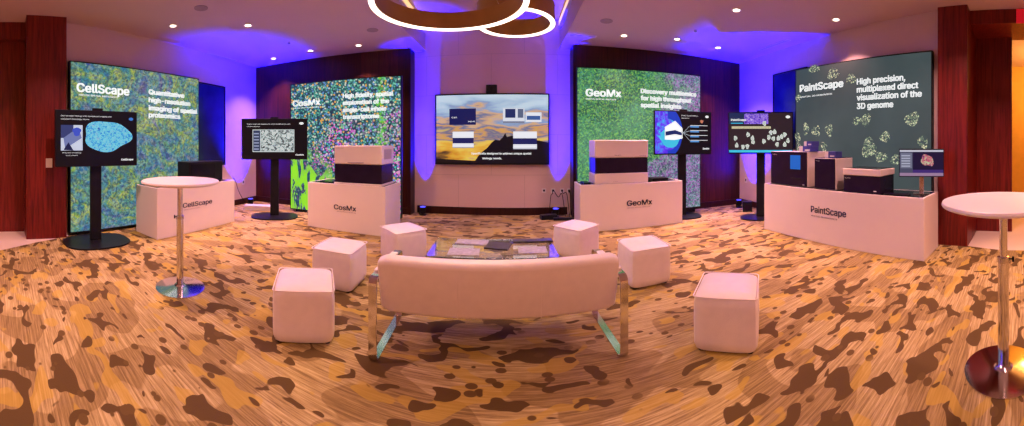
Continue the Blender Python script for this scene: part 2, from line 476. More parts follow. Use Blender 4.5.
def wall(name, A, B, mat, z0=0, z1=CEIL, t=.12):
    """A and B as seen from the room, left then right; thickness goes away from the room"""
    o, a, w = place(A, B); bm = bmesh.new(); add_box(bm, -w / 2, w / 2, 0, t, z0, z1)
    ob = struct(name, bm, mat, loc=o); ob.rotation_euler = (0, 0, a); return ob
wall('wall_left', WL0, WL1, M['paint'])
wall('wall_back_left', WL1, BL1, M['wood_plank'], t=.30)
wall('wall_back', BC0, BC1, M['fabric_wall'], z1=4.0)
wall('wall_back_right', BR0, BR1, M['wood_plank'], t=.34)
wall('wall_right', BR1, WR1, M['paint'])
wall('wall_left_recess', (-5.38, -6), (-5.38, .42), M['wood'])
wall('wall_right_recess', (5.38, .80), (5.38, .20), M['wood'])
wall('wall_right_rear', (5.38, -1.6), (5.38, -6), M['paint'])
wall('wall_rear', (5.5, -5.9), (-5.5, -5.9), M['paint'])
wall('wall_adjoining_room', (8.2, 2), (8.2, -4), M['ochre'])
wall('wall_adjoining_side', (5.5, 1.6), (8.2, 1.6), M['ochre'])
wall('wall_adjoining_rear', (8.2, -4), (5.5, -4), M['ochre'])
bm = bmesh.new(); add_box(bm, -5.6, -4.92, .40, 1.02, 0, CEIL); struct('wall_left_pillar', bm, M['wood'])
bm = bmesh.new(); add_box(bm, 4.50, 5.5, .79, 1.22, 0, CEIL); struct('wall_right_pillar', bm, M['wood'])
bm = bmesh.new(); add_box(bm, -5.6, -5.22, -6, .40, 3.13, CEIL); struct('trim_1', bm, M['wood'])
bm = bmesh.new(); add_box(bm, 4.72, 5.5, -6, .79, 3.20, CEIL); struct('trim_2', bm, M['wood'])

def baseboard(name, A, B, h=.14, t=.018):
    o, a, w = place(A, B); bm = bmesh.new(); add_box(bm, -w / 2, w / 2, -t, 0, .008, h)
    ob = struct(name, bm, M['base'], loc=o, bevel=.004); ob.rotation_euler = (0, 0, a)
baseboard('baseboard_left', (-5.17, 1.1), WL1)
baseboard('baseboard_back_left', WL1, (BL1[0] - .06, BL1[1] - .007))
baseboard('baseboard_back', (BC0[0] + .07, 6.6), (BC1[0] - .07, 6.6), h=.16)
baseboard('baseboard_back_right', (BR0[0] + .06, BR0[1] - .004), BR1)
baseboard('baseboard_right', BR1, (WR1[0] + .01, WR1[1] + .1))
# dark end trims where the wood panelling stops beside the centre wall
bm = bmesh.new(); add_box(bm, -2.10, -2.03, 6.31, 6.6, .008, CEIL); struct('trim_3', bm, M['base'])
bm = bmesh.new(); add_box(bm, 1.19, 1.27, 6.27, 6.6, .008, CEIL); struct('trim_4', bm, M['base'])

# ------------------------------------------------------------------ lightboxes
def lightbox(L, R, z0, z1, label, art, feet=True):
    o, a, w = place(L, R)
    t = thing('lightbox_display', label, 'lightbox', o, a, 'backlit display walls')
    h = w / 2; f = .03
    bm = bmesh.new()
    add_box(bm, -h, h, 0.0, .09, z0, z0 + f); add_box(bm, -h, h, 0.0, .09, z1 - f, z1)
    add_box(bm, -h, -h + f, 0.0, .09, z0 + f, z1 - f); add_box(bm, h - f, h, 0.0, .09, z0 + f, z1 - f)
    add_box(bm, -h + f, h - f, .04, .085, z0 + f, z1 - f)
    obj('frame', bm, M['black'], t)
    bm = bmesh.new(); add_box(bm, -h + f * .6, h - f * .6, -.002, .039, z0 + f * .6, z1 - f * .6)
    obj('printed_panel', bm, art, t)
    if feet:
        for x in (-h + .25, h - .25):
            box('foot', M['black'], t, x - .12, x + .12, .01, .085, .008, z0, .003)
    return t
M['cells'] = emit_pattern('cell_tissue_print', cell_tissue, .70)
M['dots'] = emit_pattern('dotted_tissue_print', dots_tissue, .85)
M['leafy'] = emit_pattern('green_violet_tissue_print', green_tissue, .72)
M['slate'] = emit_pattern('slate_print', slate_panel, 1.0)
M['nuclei'] = emit_pattern('nucleus_print', nucleus_print, 1.0)
M['sunset'] = emit_pattern('sunset_sky_image', sunset, .85)

def sub(t, *names):
    for c in t.children:
        if c.name.split('.')[0] in names: return c
    return t

def face_text(t, L, R, body, px0, px1, py, mat=None, cap=None, off=.006, weight=.014, lift=0):
    """one line: baseline at photo row py at its left end, spanning px0..px1"""
    x0, z0 = on_face(L, R, px0, py, off); x1, _ = on_face(L, R, px1, py, off)
    return lettering(sub(t, 'printed_panel', 'body'), body, x0, z0 + lift, x1 - x0, mat or M['white_glow'], cap, weight, y=-off)

CL, CR = (-4.97, 1.08), (-5.33, 3.73)
lb = lightbox(CL, CR, .05, 2.75, 'tall backlit wall of blue, green and yellow tissue cells beside the left wood pillar', M['cells'])
face_text(lb, CL, CR, 'CellScape', 77, 129, 91.5, cap=.19, weight=.03)
face_text(lb, CL, CR, 'PRECISE SPATIAL PROTEOMICS', 79, 118, 95.5, cap=.035)
for s, p1, y in (('Quantitative', 184, 94), ('high-resolution', 190, 102), ('imaging of spatial', 197, 110), ('proteomics', 180, 117)):
    face_text(lb, CL, CR, s, 149, p1, y, cap=.115, weight=.04)

DL, DR = (-4.44, 5.49), (-2.03, 5.76)
lb = lightbox(DL, DR, .05, 2.74, 'backlit wall of magenta and green cell dots with lime fibres', M['dots'])
face_text(lb, DL, DR, 'CosMx', 293, 320, 106.5, cap=.17, weight=.03)
face_text(lb, DL, DR, 'SPATIAL MOLECULAR IMAGER', 293, 319, 109, cap=.03)
for s, p1, y in (('High fidelity, spatial', 393, 98), ('exploration of the', 389, 105), ('single-cell whole', 386, 112), ('transcriptome', 379, 119)):
    face_text(lb, DL, DR, s, 343, p1, y, cap=.115, weight=.04)

GL_, GR_ = (1.22, 6.08), (3.83, 5.86)
lb = lightbox(GL_, GR_, .10, 2.92, 'backlit wall of leafy green tissue turning violet', M['leafy'])
face_text(lb, GL_, GR_, 'GeoMx', 586, 621, 96, cap=.19, weight=.03)
face_text(lb, GL_, GR_, 'DIGITAL SPATIAL PROFILER', 586, 616, 99.5, cap=.035)
for s, p1, y in (('Discovery multiomics', 696, 93), ('for high throughput', 691, 100), ('spatial insights', 681, 107)):
    face_text(lb, GL_, GR_, s, 641, p1, y, cap=.12, weight=.04)

PL, PR = (4.50, 3.80), (4.50, 1.30)
lb = lightbox(PL, PR, .05, 2.79, 'dark slate display wall printed with pale cell nuclei', M['slate'])
face_text(lb, PL, PR, 'PaintScape', 800, 843, 92, cap=.17, weight=.03)
face_text(lb, PL, PR, 'SPATIAL 3D GENOMICS', 800, 832, 98, cap=.035)
for s, p1, y in (('High precision,', 905, 84.5), ('multiplexed direct', 918, 92.5), ('visualization of the', 921.5, 100.5), ('3D genome', 893, 109)):
    face_text(lb, PL, PR, s, 857, p1, y, cap=.125, weight=.03)
bm = bmesh.new()
for px, py, rx, rz, tilt in ((814, 69, 8, 4, 0), (833, 74, 8, 6, .5), (851, 79, 6, 5, 0), (798, 98, 4, 4, 0), (798, 138, 4, 7, .2), (806, 129, 4, 7, 0), (816, 131, 6, 6, .3), (829, 130, 5, 7, .2),
                       (857, 121, 6, 4, .2), (866, 120, 5, 7, -.3), (912, 119, 8, 6, .6), (869, 148, 8, 10, -.2), (885, 137, 6, 5, .4), (881, 157, 7, 5, 0), (923, 142, 5, 6, .3),
                       (800, 150, 5, 6, 0), (824, 147, 4, 6, .2), (896, 160, 6, 5, 0)):
    x, z = on_face(PL, PR, px, py, .004)
    dist = math.hypot(4.5, 2.55 + (-x))
    sc = 4.9 / F
    n = 18; vs = []
    for k in range(n):
        a = 2 * PI * k / n; wob = 1 + .13 * math.sin(3 * a + px)
        ex, ez = rx * sc * wob * math.cos(a), rz * sc * 1.05 * wob * math.sin(a)
        vs.append(bm.verts.new((x + ex * math.cos(tilt) - ez * math.sin(tilt), -.004, z + ex * math.sin(tilt) + ez * math.cos(tilt))))
    bm.faces.new(vs)
obj('nucleus_print', bm, M['nuclei'], sub(lb, 'printed_panel'))

# ------------------------------------------------------------------ podiums
def podium(L, R, depth, h, label):
    o, a, w = place(L, R); k = w / 2
    t = thing('display_podium', label, 'podium', o, a, 'white display podiums')
    bm = bmesh.new(); th = .03; lip = .012
    add_box(bm, -k, k, 0, th, .01, h); add_box(bm, -k, k, depth - th, depth, .01, h)
    add_box(bm, -k, -k + th, th, depth - th, .01, h); add_box(bm, k - th, k, th, depth - th, .01, h)
    obj('body', bm, M['laminate'], t, bevel=.004)
    o2 = box('top_panel', M['blackgloss'], t, -k + th + .001, k - th - .001, th + .001, depth - th - .001, h - .04, h - .0005)
    return t, w
PH = .78
c0, c1 = (-4.32, 2.26), (-4.55, 3.985)
t, w = podium(c0, c1, .60, PH, 'white podium behind the left bar table, carrying a black instrument')
face_text(t, c0, c1, 'CellScape', 183, 212, 208, M['ink'], cap=.105, off=.003, weight=.025)
face_text(t, c0, c1, 'PRECISE SPATIAL PROTEOMICS', 184, 200, 210.5, M['grey_ink'], cap=.018, off=.003)
c0, c1 = (-3.36, 4.64), (-1.91, 4.66)
t, w = podium(c0, c1, .72, PH, 'white podium before the magenta dotted wall carrying an ivory and navy instrument')
face_text(t, c0, c1, 'CosMx', 334, 356, 209, M['ink'], cap=.11, off=.003, weight=.025)
face_text(t, c0, c1, 'SPATIAL MOLECULAR IMAGER', 337, 356, 211.5, M['grey_ink'], cap=.018, off=.003)
c0, c1 = (1.10, 5.17), (2.98, 5.17)
t, w = podium(c0, c1, .52, PH, 'white podium before the leafy green wall carrying the tall banded instrument')
face_text(t, c0, c1, 'GeoMx', 627, 652, 206, M['ink'], cap=.125, off=.003, weight=.025)
face_text(t, c0, c1, 'DIGITAL SPATIAL PROFILER', 627, 650, 208.5, M['grey_ink'], cap=.018, off=.003)
p0, p1 = (3.86, 3.95), (3.79, 1.20)
t, w = podium(p0, p1, .60, PH, 'longest white podium before the slate wall with four devices on top')
face_text(t, p0, p1, 'PaintScape', 811, 846, 212, M['ink'], cap=.13, off=.003, weight=.025)
face_text(t, p0, p1, 'SPATIAL 3D GENOMICS', 811, 837, 216, M['ink'], cap=.026, off=.003)

# ------------------------------------------------------------------ instruments
ZT = PH
# CellScape: black instrument
o, a, w = place((-4.60, 3.02), (-4.67, 3.80))
t = thing('lab_instrument', 'black box-shaped instrument on the podium behind the left bar table', 'instrument', (o[0], o[1], ZT), a)
box('body', M['black'], t, -w / 2, w / 2, 0, .34, .012, .36, .012)
box('door', M['blackgloss'], t, -w / 2 + .03, w / 2 - .2, -.008, .0, .04, .32, .003)
box('base', M['black'], t, -w / 2 + .03, w / 2 - .03, .02, .32, 0, .012)

# CosMx instrument
o, a, w = place((-2.84, 4.675), (-1.98, 4.69))
t = thing('lab_instrument', 'ivory over navy instrument on the podium before the magenta dotted wall', 'instrument', (o[0], o[1], ZT), a)
k = w / 2
box('lower_body', M['navy'], t, -k + .005, k - .005, .005, .52, .03, .335, .008)
box('upper_body', M['ivory'], t, -k, k, 0, .56, .335, .64, .018, 3, True)
box('plinth', M['ivory'], t, -k, k, 0, .54, 0, .03, .004)
box('handle', M['grey_ink'], sub(t, 'upper_body'), -.17, .12, -.012, 0.0, .355, .372, .003)
bm = bmesh.new()
for i in range(7): add_box(bm, k, k + .004, .10 + i * .05, .13 + i * .05, .42, .58)
obj('vent', bm, M['grey_ink'], sub(t, 'upper_body'))
lettering(t, 'CosMx SMI', -k + .05, .59, .13, M['grey_ink'], .018, y=-.002)

# GeoMx instrument
o, a, w = place((1.35, 5.20), (2.31, 5.20))
t = thing('lab_instrument', 'tall ivory instrument with a dark middle band before the leafy green wall', 'instrument', (o[0], o[1], ZT), a)
k = w / 2
box('lower_body', M['ivory'], t, -k, k, 0, .42, 0, .175, .012, 3, True)
box('middle_band', M['navy'], t, -k + .008, k - .008, .006, .414, .175, .435, .005)
box('upper_body', M['ivory'], t, -k, k, 0, .42, .435, .735, .018, 3, True)
lettering(t, 'GeoMx', k - .62, .47, .12, M['ink'], .022, y=-.002)
lettering(t, 'nanoString', k - .17, .46, .13, M['ink'], .02, y=-.002)
lettering(t, 'DSP', -k + .32, .03, .08, M['grey_ink'], .018, y=-.002)
# small items on this podium
o = box('tray', M['black'], None, -.16, .16, -.13, .13, 0, .05, .008); o.location = (2.62, 5.47, ZT); tag(o, 'low black tray right of the tall banded instrument', 'tray')
o = box('keyboard', M['black'], None, -.06, .06, -.15, .15, 0, .022, .005); o.location = (1.24, 5.42, ZT); tag(o, 'small black keyboard left of the tall banded instrument', 'keyboard')
o = box('tablet', M['blackgloss'], None, -.14, .14, -.09, .09, 0, .012, .003); o.location = (-3.08, 4.9, ZT); o.rotation_euler = (0, 0, .2); tag(o, 'flat black tablet lying left of the ivory over navy instrument', 'tablet')

# PaintScape devices (front runs along y, faces -x)
def dev(label, L, R, name='lab_instrument', cat='instrument'):
    o, a, w = place(L, R)
    return thing(name, label, cat, (o[0], o[1], ZT), a), w / 2
t, k = dev('wide black-fronted instrument with a small blue touchscreen on the longest podium', (3.91, 3.86), (3.895, 3.06))
box('body', M['ivory'], t, -k, k, .02, .50, .0, .545, .008)
box('front_panel', M['navy'], t, -k + .02, k - .012, 0, .02, .012, .54, .005)
box('touchscreen', M['blue_touch'], sub(t, 'front_panel'), .06, .27, -.006, 0, .27, .49, .003)
box('door_handle', M['black'], sub(t, 'front_panel'), .07, .27, -.005, 0, .12, .135, .001)
lettering(t, 'PaintScape', -k + .06, .49, .10, M['white_ink'], .018, y=-.002)
box('badge', M['white_ink'], t, k - .09, k - .05, -.003, 0, .03, .045)
t, k = dev('narrow black-fronted instrument with ivory side on the longest podium', (3.89, 2.92), (3.885, 2.54))
box('body', M['ivory'], t, -k, k, .02, .48, .0, .455, .008)
box('front_panel', M['navy'], t, -k + .008, k - .012, 0, .02, .01, .45, .005)
box('top_cover', M['navy'], t, -k + .01, k - .01, .03, .46, .455, .462)
lettering(t, 'Prep', -k + .03, .41, .07, M['white_ink'], .018, y=-.002)
t, k = dev('low navy instrument with an ivory lid band beside the computer monitor', (3.875, 2.40), (3.86, 1.82))
box('body', M['navy'], t, -k + .005, k - .005, .0, .44, 0, .235, .008)
box('lid', M['ivory'], t, -k - .005, k + .005, -.008, .445, .235, .325, .008)
box('lid_window', M['blackgloss'], sub(t, 'lid'), -k + .02, k - .02, .02, .42, .325, .331, .002)
lettering(t, 'Spatial', -k + .03, .19, .09, M['white_ink'], .018, y=-.002)
box('badge', M['white_ink'], t, k - .10, k - .06, -.003, 0, .03, .042)
# cartons
def carton(x, y, z, label, w=.15, d=.16, h=.085, rz=-.1):
    t = thing('reagent_carton', label, 'carton', (x, y, z), PI * 1.5 + rz, 'small white and blue cartons')
    box('carton_end', M['plate'], t, -w / 2, -w / 6, -d / 2, d / 2, 0, h, .002)
    box('sleeve', M['bluebox'], t, -w / 6, w / 2, -d / 2, d / 2, 0, h + .001, .002)
    box('sticker', M['white_ink'], sub(t, 'sleeve'), .0, w / 2 - .02, -d / 2 - .001, -d / 2, .015, .035)
carton(4.08, 3.17, ZT + .546, 'lower carton of the stack on the wide instrument with touchscreen', w=.26, d=.18)
carton(4.10, 3.13, ZT + .633, 'upper carton of the stack on the wide instrument with touchscreen', w=.18, d=.16, h=.075)
carton(4.02, 2.66, ZT + .463, 'single carton on top of the narrow instrument', w=.20, d=.16, h=.09)

# ------------------------------------------------------------------ screens
class Page:
    """flat picture built in layers on a screen; u,v in 0..1 from the lower left"""
    def __init__(s, w, h, z0):
        s.w, s.h, s.z0, s.bm, s.mats, s.k = w, h, z0, bmesh.new(), [], 0
    def mi(s, m):
        if m not in s.mats: s.mats.append(m)
        return s.mats.index(m)
    def poly(s, pts, m):
        for ax, sg, lim in ((0, 1, 0), (0, -1, 1), (1, 1, 0), (1, -1, 1)):      # keep the picture inside the screen
            out = []
            for i, b in enumerate(pts):
                a = pts[i - 1]; da, db = sg * (a[ax] - lim), sg * (b[ax] - lim)
                if (da >= 0) != (db >= 0):
                    t_ = da / (da - db); out.append((a[0] + (b[0] - a[0]) * t_, a[1] + (b[1] - a[1]) * t_))
                if db >= 0: out.append(b)
            pts = out
        if len(pts) < 3: return
        s.k += 1; y = -s.k * .00035
        f = s.bm.faces.new([s.bm.verts.new(((u - .5) * s.w, y, s.z0 + v * s.h)) for u, v in pts]); f.material_index = s.mi(m)
    def rect(s, u0, v0, u1, v1, m): s.poly([(u0, v0), (u1, v0), (u1, v1), (u0, v1)], m)
    def blob(s, u, v, ru, rv, m, n=22, wob=.12, ph=0):
        s.poly([(u + ru * (1 + wob * math.sin(3 * a + ph) + wob * .6 * math.sin(5 * a + 2 * ph)) * math.cos(a), v + rv * (1 + wob * math.sin(3 * a + ph) + wob * .6 * math.sin(5 * a + 2 * ph)) * math.sin(a)) for a in [2 * PI * i / n for i in range(n)]], m)
    def text(s, body, u, v, wu, m, cap=.03, weight=.012):
        s.k += 1; bm2 = text_bm(body, wu * s.w, cap * s.h, weight)
        mp = {}
        for vt in bm2.verts: mp[vt] = s.bm.verts.new((vt.co.x + (u - .5) * s.w, -s.k * .00035, vt.co.z + s.z0 + v * s.h))
        for f in bm2.faces:
            try: s.bm.faces.new([mp[q] for q in f.verts]).material_index = s.mi(m)
            except ValueError: pass
        bm2.free()
    def done(s, parent, y, name='display_picture'):
        me = bpy.data.meshes.new(name); s.bm.to_mesh(me); s.bm.free()
        for m in s.mats: me.materials.append(m)
        o = bpy.data.objects.new(name, me); COL.objects.link(o); o.parent = parent; o.location = (0, y, 0)
        return o

W, K, CY = G(255, 255, 255), G(6, 6, 12), G(60, 190, 225)
M['brain'] = emit_pattern('blue_tissue_picture', brainlike([(.3, (.02, .06, .35)), (.45, (.03, .35, .7)), (.55, (.25, .75, .75)), (.62, (.05, .15, .6)), (.72, (.75, .85, .5))], 26), 1)
M['micro'] = emit_pattern('grey_micrograph_picture', brainlike([(.42, (.02, .025, .03)), (.5, (.35, .42, .42)), (.6, (.75, .82, .8))], 16), 1)
M['violet'] = emit_pattern('violet_fluorescence_picture', brainlike([(.3, (.02, .01, .65)), (.5, (.12, .03, .9)), (.6, (.02, .35, .9)), (.72, (.1, .85, .8))], 6), 1)
M['nuc'] = emit_pattern('nuclei_picture', brainlike([(.4, (.25, .3, .28)), (.6, (.9, .95, .85))], 40), 1)
M['lilac'] = emit_pattern('lilac_tissue_picture', brainlike([(.35, (.02, .01, .1)), (.5, (.2, .08, .7)), (.65, (.6, .45, 1))], 30), 1)

def page_cells(p):
    p.rect(0, 0, 1, 1, K)
    p.text('See complex biology with multiplexed imaging and', .05, .90, .62, W, .032); p.text('standard histology tissue', .05, .84, .34, W, .032)
    p.rect(.05, .27, .31, .74, G(200, 205, 225)); p.rect(.05, .5, .2, .74, G(50, 60, 110)); p.poly([(.1, .3), (.3, .5), (.26, .7), (.08, .5)], G(110, 120, 170)); p.blob(.24, .62, .05, .08, G(60, 80, 190))
    p.poly([(.08, .28), (.2, .27), (.14, .42)], G(20, 30, 70))
    p.text('Precise imaging', .07, .22, .22, W, .024); p.text('instrument', .11, .17, .14, W, .024)
    p.blob(.62, .54, .30, .29, M['brain'], 40, .08, 1.2)
    p.text('CellScape', .80, .07, .16, W, .05, .03); p.blob(.93, .88, .03, .03, G(60, 120, 200), wob=0)
def page_micro(p):
    p.rect(0, 0, 1, 1, K)
    p.text('CosMx single cell imaging with whole transcriptome view', .07, .87, .68, W, .035); p.text('of the tissue', .07, .81, .2, W, .03)
    p.blob(.92, .90, .035, .03, W, wob=0)
    p.rect(.16, .16, .81, .74, G(200, 210, 210)); p.rect(.17, .18, .28, .72, G(50, 60, 90)); p.rect(.29, .18, .80, .72, M['micro'])
    for i in range(6): p.rect(.18, .22 + i * .08, .26, .25 + i * .08, G(150, 160, 190))
    p.text('CosMx', .83, .07, .13, W, .05, .03)
def page_geo(p):
    p.rect(0, 0, 1, 1, K)
    p.blob(.18, .5, .30, .62, G(20, 60, 190), 40, .0); p.rect(0, 0, .22, 1, M['violet']); p.blob(.22, .45, .2, .38, M['violet'], 30, .03); p.rect(0, 0, .004, 1, K)
    p.blob(.27, .38, .17, .24, G(60, 190, 225), 30, .05)
    p.poly([(.17, .33), (.17, .63), (.35, .78), (.48, .6), (.48, .36), (.34, .32)], W); p.poly([(.18, .42), (.18, .52), (.35, .56), (.47, .50), (.47, .43), (.35, .46)], G(20, 40, 100))
    p.text('GeoMx Spatial Platform', .46, .90, .3, W, .035); p.text('Workflow', .46, .84, .14, W, .03); p.blob(.93, .90, .03, .03, W, wob=0)
    for i in range(4):
        v = .66 - .12 * i; p.rect(.62, v - .03, .78, v + .005, G(90, 150, 215)); p.rect(.62, v + .012, .94, v + .022, W)
        p.poly([(.49, .50), (.61, v + .01), (.61, v), (.49, .49)], G(190, 200, 210))
    p.blob(.83, .78, .03, .04, G(190, 120, 90)); p.text('GeoMx', .85, .09, .12, W, .06, .03)
def page_paint(p):
    p.rect(0, 0, 1, 1, G(48, 34, 40)); p.rect(0, .72, .55, 1, G(30, 44, 84))
    p.rect(.24, .72, .62, .98, M['lilac'])
    p.text('PaintScape', .03, .80, .24, W, .07, .03); p.rect(.03, .73, .22, .75, CY)
    p.rect(.04, .60, .66, .66, G(205, 195, 160)); p.text('complete genome structure in place', .05, .615, .58, G(60, 50, 50), .03)
    rnd = random.Random(3)
    for u, v in ((.10, .36), (.12, .18), (.30, .45), (.37, .36), (.38, .27), (.22, .14), (.29, .15), (.56, .73), (.55, .28), (.63, .38), (.66, .50), (.72, .52), (.7, .35), (.78, .36), (.83, .4), (.88, .45), (.93, .3), (.76, .2), (.88, .2)):
        p.blob(u, v, .028, .062, M['nuc'], ph=rnd.random() * 6)
    p.rect(.0, 0, 1, .06, CY); p.blob(.93, .90, .035, .035, W, wob=0)
def page_tv(p):
    p.rect(0, 0, 1, 1, M['sunset'])
    p.poly([(.34, .0), (.38, .10), (.42, .17), (.46, .22), (.50, .30), (.53, .34), (.57, .33), (.60, .38), (.62, .44), (.635, .38), (.68, .40), (.72, .37), (.78, .38), (.84, .34), (.92, .33), (1, .30), (1, 0)], G(18, 12, 22))
    p.poly([(0, 0), (0, .06), (.36, .03), (.36, 0)], G(30, 18, 20))
    p.rect(.12, .56, .36, .80, G(22, 26, 84)); p.text('Cell', .14, .66, .05, W, .03); p.text('analysis', .29, .60, .06, W, .03)
    def inst(u0, v0, u1, v1):
        p.rect(u0, v0, u1, v1, G(232, 232, 240)); h = v1 - v0; p.rect(u0, v0 + h * .28, u1, v0 + h * .62, G(28, 32, 90)); p.rect(u0, v0, u1, v0 + h * .05, G(150, 150, 165))
    inst(.15, .22, .34, .46); inst(.69, .20, .90, .46)
    p.rect(.60, .58, .79, .80, G(215, 218, 230)); p.rect(.62, .66, .71, .79, G(32, 44, 96)); p.rect(.73, .66, .78, .79, G(90, 100, 130)); p.rect(.60, .58, .79, .61, G(120, 125, 150))
    p.rect(.80, .60, .94, .74, G(225, 228, 238)); p.rect(.81, .63, .93, .69, G(60, 90, 150))
    p.text('Specifically designed to address unique spatial', .32, .125, .53, W, .04, .02); p.text('biology needs.', .42, .055, .17, W, .04, .02)

def screen_parts(t, w, z0, z1, page, y=0.0, bezel=.018, thick=.05):
    """body + picture, front at local y"""
    box('screen_body', M['black'], t, -w / 2, w / 2, y, y + thick, z0, z1, .005)
    p = Page(w - 2 * bezel, (z1 - z0) - 2 * bezel - .008, z0 + bezel + .008); page(p); p.done(sub(t, 'screen_body'), y - .0015)

def tv_stand(loc, rot, w, z0, z1, base_w, base_d, label, page, base_dx=0):
    t = thing('television_stand', label, 'display stand', (loc[0], loc[1], .008), rot, 'black screens on floor stands')
    z0 -= .008; z1 -= .008
    bm = bmesh.new(); pts = []
    for i in range(48):
        a = 2 * PI * i / 48; c, s = math.cos(a), math.sin(a); e = 2 / 2.7
        pts.append((base_dx + base_w / 2 * math.copysign(abs(c) ** e, c), .06 + base_d / 2 * math.copysign(abs(s) ** e, s)))
    add_prism(bm, pts, 0, .022); obj('base', bm, M['black'], t, bevel=.006)
    box('column', M['black'], t, -.085, .085, .075, .13, .022, z1 - .15, .008)
    box('mount_bracket', M['black'], t, -.2, .2, .048, .08, z0 + .15, z1 - .15)
    screen_parts(t, w, z0, z1, page)
    bm = bmesh.new(); add_box(bm, -.08, .08, .0, .04, z1, z1 + .035); obj('webcam', bm, M['black'], t, bevel=.008)
    return t
tv_stand((-4.52, 1.40), math.radians(92), 1.26, 1.12, 1.93, .98, .74, 'black screen on floor stand showing a large blue tissue section', page_cells)
tv_stand((-4.27, 4.78), math.radians(40), 1.30, 1.145, 1.95, .92, .66, 'black screen on floor stand showing a grey micrograph', page_micro)
tv_stand((3.23, 5.56), math.radians(-11), 1.20, 1.24, 2.10, .62, .60, 'black screen on floor stand showing a white instrument on blue', page_geo, base_dx=.06)
tv_stand((4.36, 4.56), math.radians(-44), 1.26, 1.26, 2.07, .80, .56, 'black screen on floor stand showing white nuclei and a cyan bar', page_paint)

t = thing('wall_television', 'large wall television showing a sunset sky on the pale centre wall', 'television', (-.406, 6.5, 0), 0)
screen_parts(t, 2.315, 1.035, 2.465, page_tv, thick=.05, bezel=.028)
box('wall_mount', M['black'], t, -.5, .5, .05, .10, 1.4, 2.1)
t = thing('conference_camera', 'small black camera box mounted above the wall television', 'camera', (-.41, 6.54, 2.468), 0)
box('body', M['black'], t, -.11, .11, -.05, .055, 0, .17, .012)
bm = bmesh.new(); add_lathe(bm, [(.028, 0), (.028, .014), (.02, .016)], 20); o = obj('lens', bm, M['blackgloss'], sub(t, 'body'), loc=(0, -.05, .085)); o.rotation_euler = (PI / 2, 0, 0)

# computer monitor on PaintScape podium
t = thing('computer_monitor', 'desktop computer monitor on a silver stand at the end of the longest podium', 'monitor', (4.12, 1.34, ZT), math.radians(-73))
def page_pc(p):
    p.rect(0, 0, 1, 1, G(70, 72, 96)); p.rect(0, .93, 1, 1, G(190, 190, 205)); p.rect(.30, .24, 1, .93, G(22, 16, 52)); p.rect(.02, .3, .28, .88, G(110, 112, 135))
    for i in range(5): p.rect(.04, .36 + .1 * i, .24, .40 + .1 * i, G(170, 172, 190))
    p.blob(.62, .62, .14, .2, M['pcimg'], ph=2); p.blob(.70, .50, .08, .12, M['pcimg'], ph=4)
    p.rect(0, 0, 1, .12, G(150, 120, 150)); p.rect(.3, .12, 1, .24, G(60, 40, 110))
M['pcimg'] = emit_pattern('red_green_cell_picture', brainlike([(.35, (.1, .02, .15)), (.5, (.6, .12, .15)), (.58, (.3, .5, .3)), (.7, (.8, .6, .5))], 30), 1)
w = .60
box('screen_body', M['black'], t, -w / 2, w / 2, 0, .03, .225, .60, .006)
p = Page(w - .02, .345, .238); page_pc(p); p.done(sub(t, 'screen_body'), -.0015)
box('stand_neck', M['steel'], t, -.03, .03, .032, .05, .01, .42, .004)
box('stand_foot', M['steel'], t, -.11, .11, -.05, .11, 0, .01, .003)
t = thing('keyboard', 'black keyboard in front of the desktop computer monitor', 'keyboard', (3.95, 1.62, ZT), math.radians(-88))
box('tray', M['black'], t, -.17, .17, -.06, .06, 0, .014, .004)
bm = bmesh.new()
for i in range(14):
    for j in range(4): add_box(bm, -.16 + i * .023, -.142 + i * .023, -.048 + j * .025, -.028 + j * .025, .014, .019)
obj('keys', bm, M['navy'], sub(t, 'tray'))

# ------------------------------------------------------------------ ottomans
def make_ottoman(label, x, y, deg):
    t = thing('cube_ottoman', label, 'ottoman', (x, y, .008), math.radians(deg), 'white cube ottomans')
    s, h = .225, .395
    bm = bmesh.new(); bmesh.ops.create_cube(bm, size=2)
    bmesh.ops.subdivide_edges(bm, edges=bm.edges[:], cuts=9, use_grid_fill=True)
    e = 9.0
    for v in bm.verts:
        x_, y_, z_ = v.co
        n = (abs(x_) ** e + abs(y_) ** e + abs(z_) ** e) ** (1 / e)
        x_, y_, z_ = x_ / n, y_ / n, z_ / n
        pu = .010
        bx = x_ * s * (1 + pu * (1 - y_ * y_) * (1 - z_ * z_)); by = y_ * s * (1 + pu * (1 - x_ * x_) * (1 - z_ * z_))
        bz = z_ * h / 2 + h / 2 + (.012 * (1 - x_ * x_) * (1 - y_ * y_) if z_ > .5 else 0)
        v.co = (bx, by, bz + .002)
    obj('upholstered_body', bm, M['leather'], t, smooth=True)
    bm = bmesh.new(); q = s - .004; zt = h - .012; pts = []
    for cx, cy, a0 in ((q - .03, q - .03, 0), (-q + .03, q - .03, 90), (-q + .03, -q + .03, 180), (q - .03, -q + .03, 270)):
        for i in range(6):
            a = math.radians(a0 + i * 18); pts.append((cx + .03 * math.cos(a), cy + .03 * math.sin(a), zt))
    pts.append(pts[0]); add_tube(bm, pts, .0045, 6); obj('top_seam', bm, M['leather'], sub(t, 'upholstered_body'), smooth=True)
    bm = bmesh.new()
    for sx in (-1, 1):
        for sy in (-1, 1): add_lathe(bm, [(.02, 0), (.02, .006)], 12, sx * .17, sy * .17)
    obj('glides', bm, M['black'], t)
    return t
ot = make_ottoman('white cube ottoman left of the sofa, nearest the left bar table', -1.50, 2.03, 33.9)
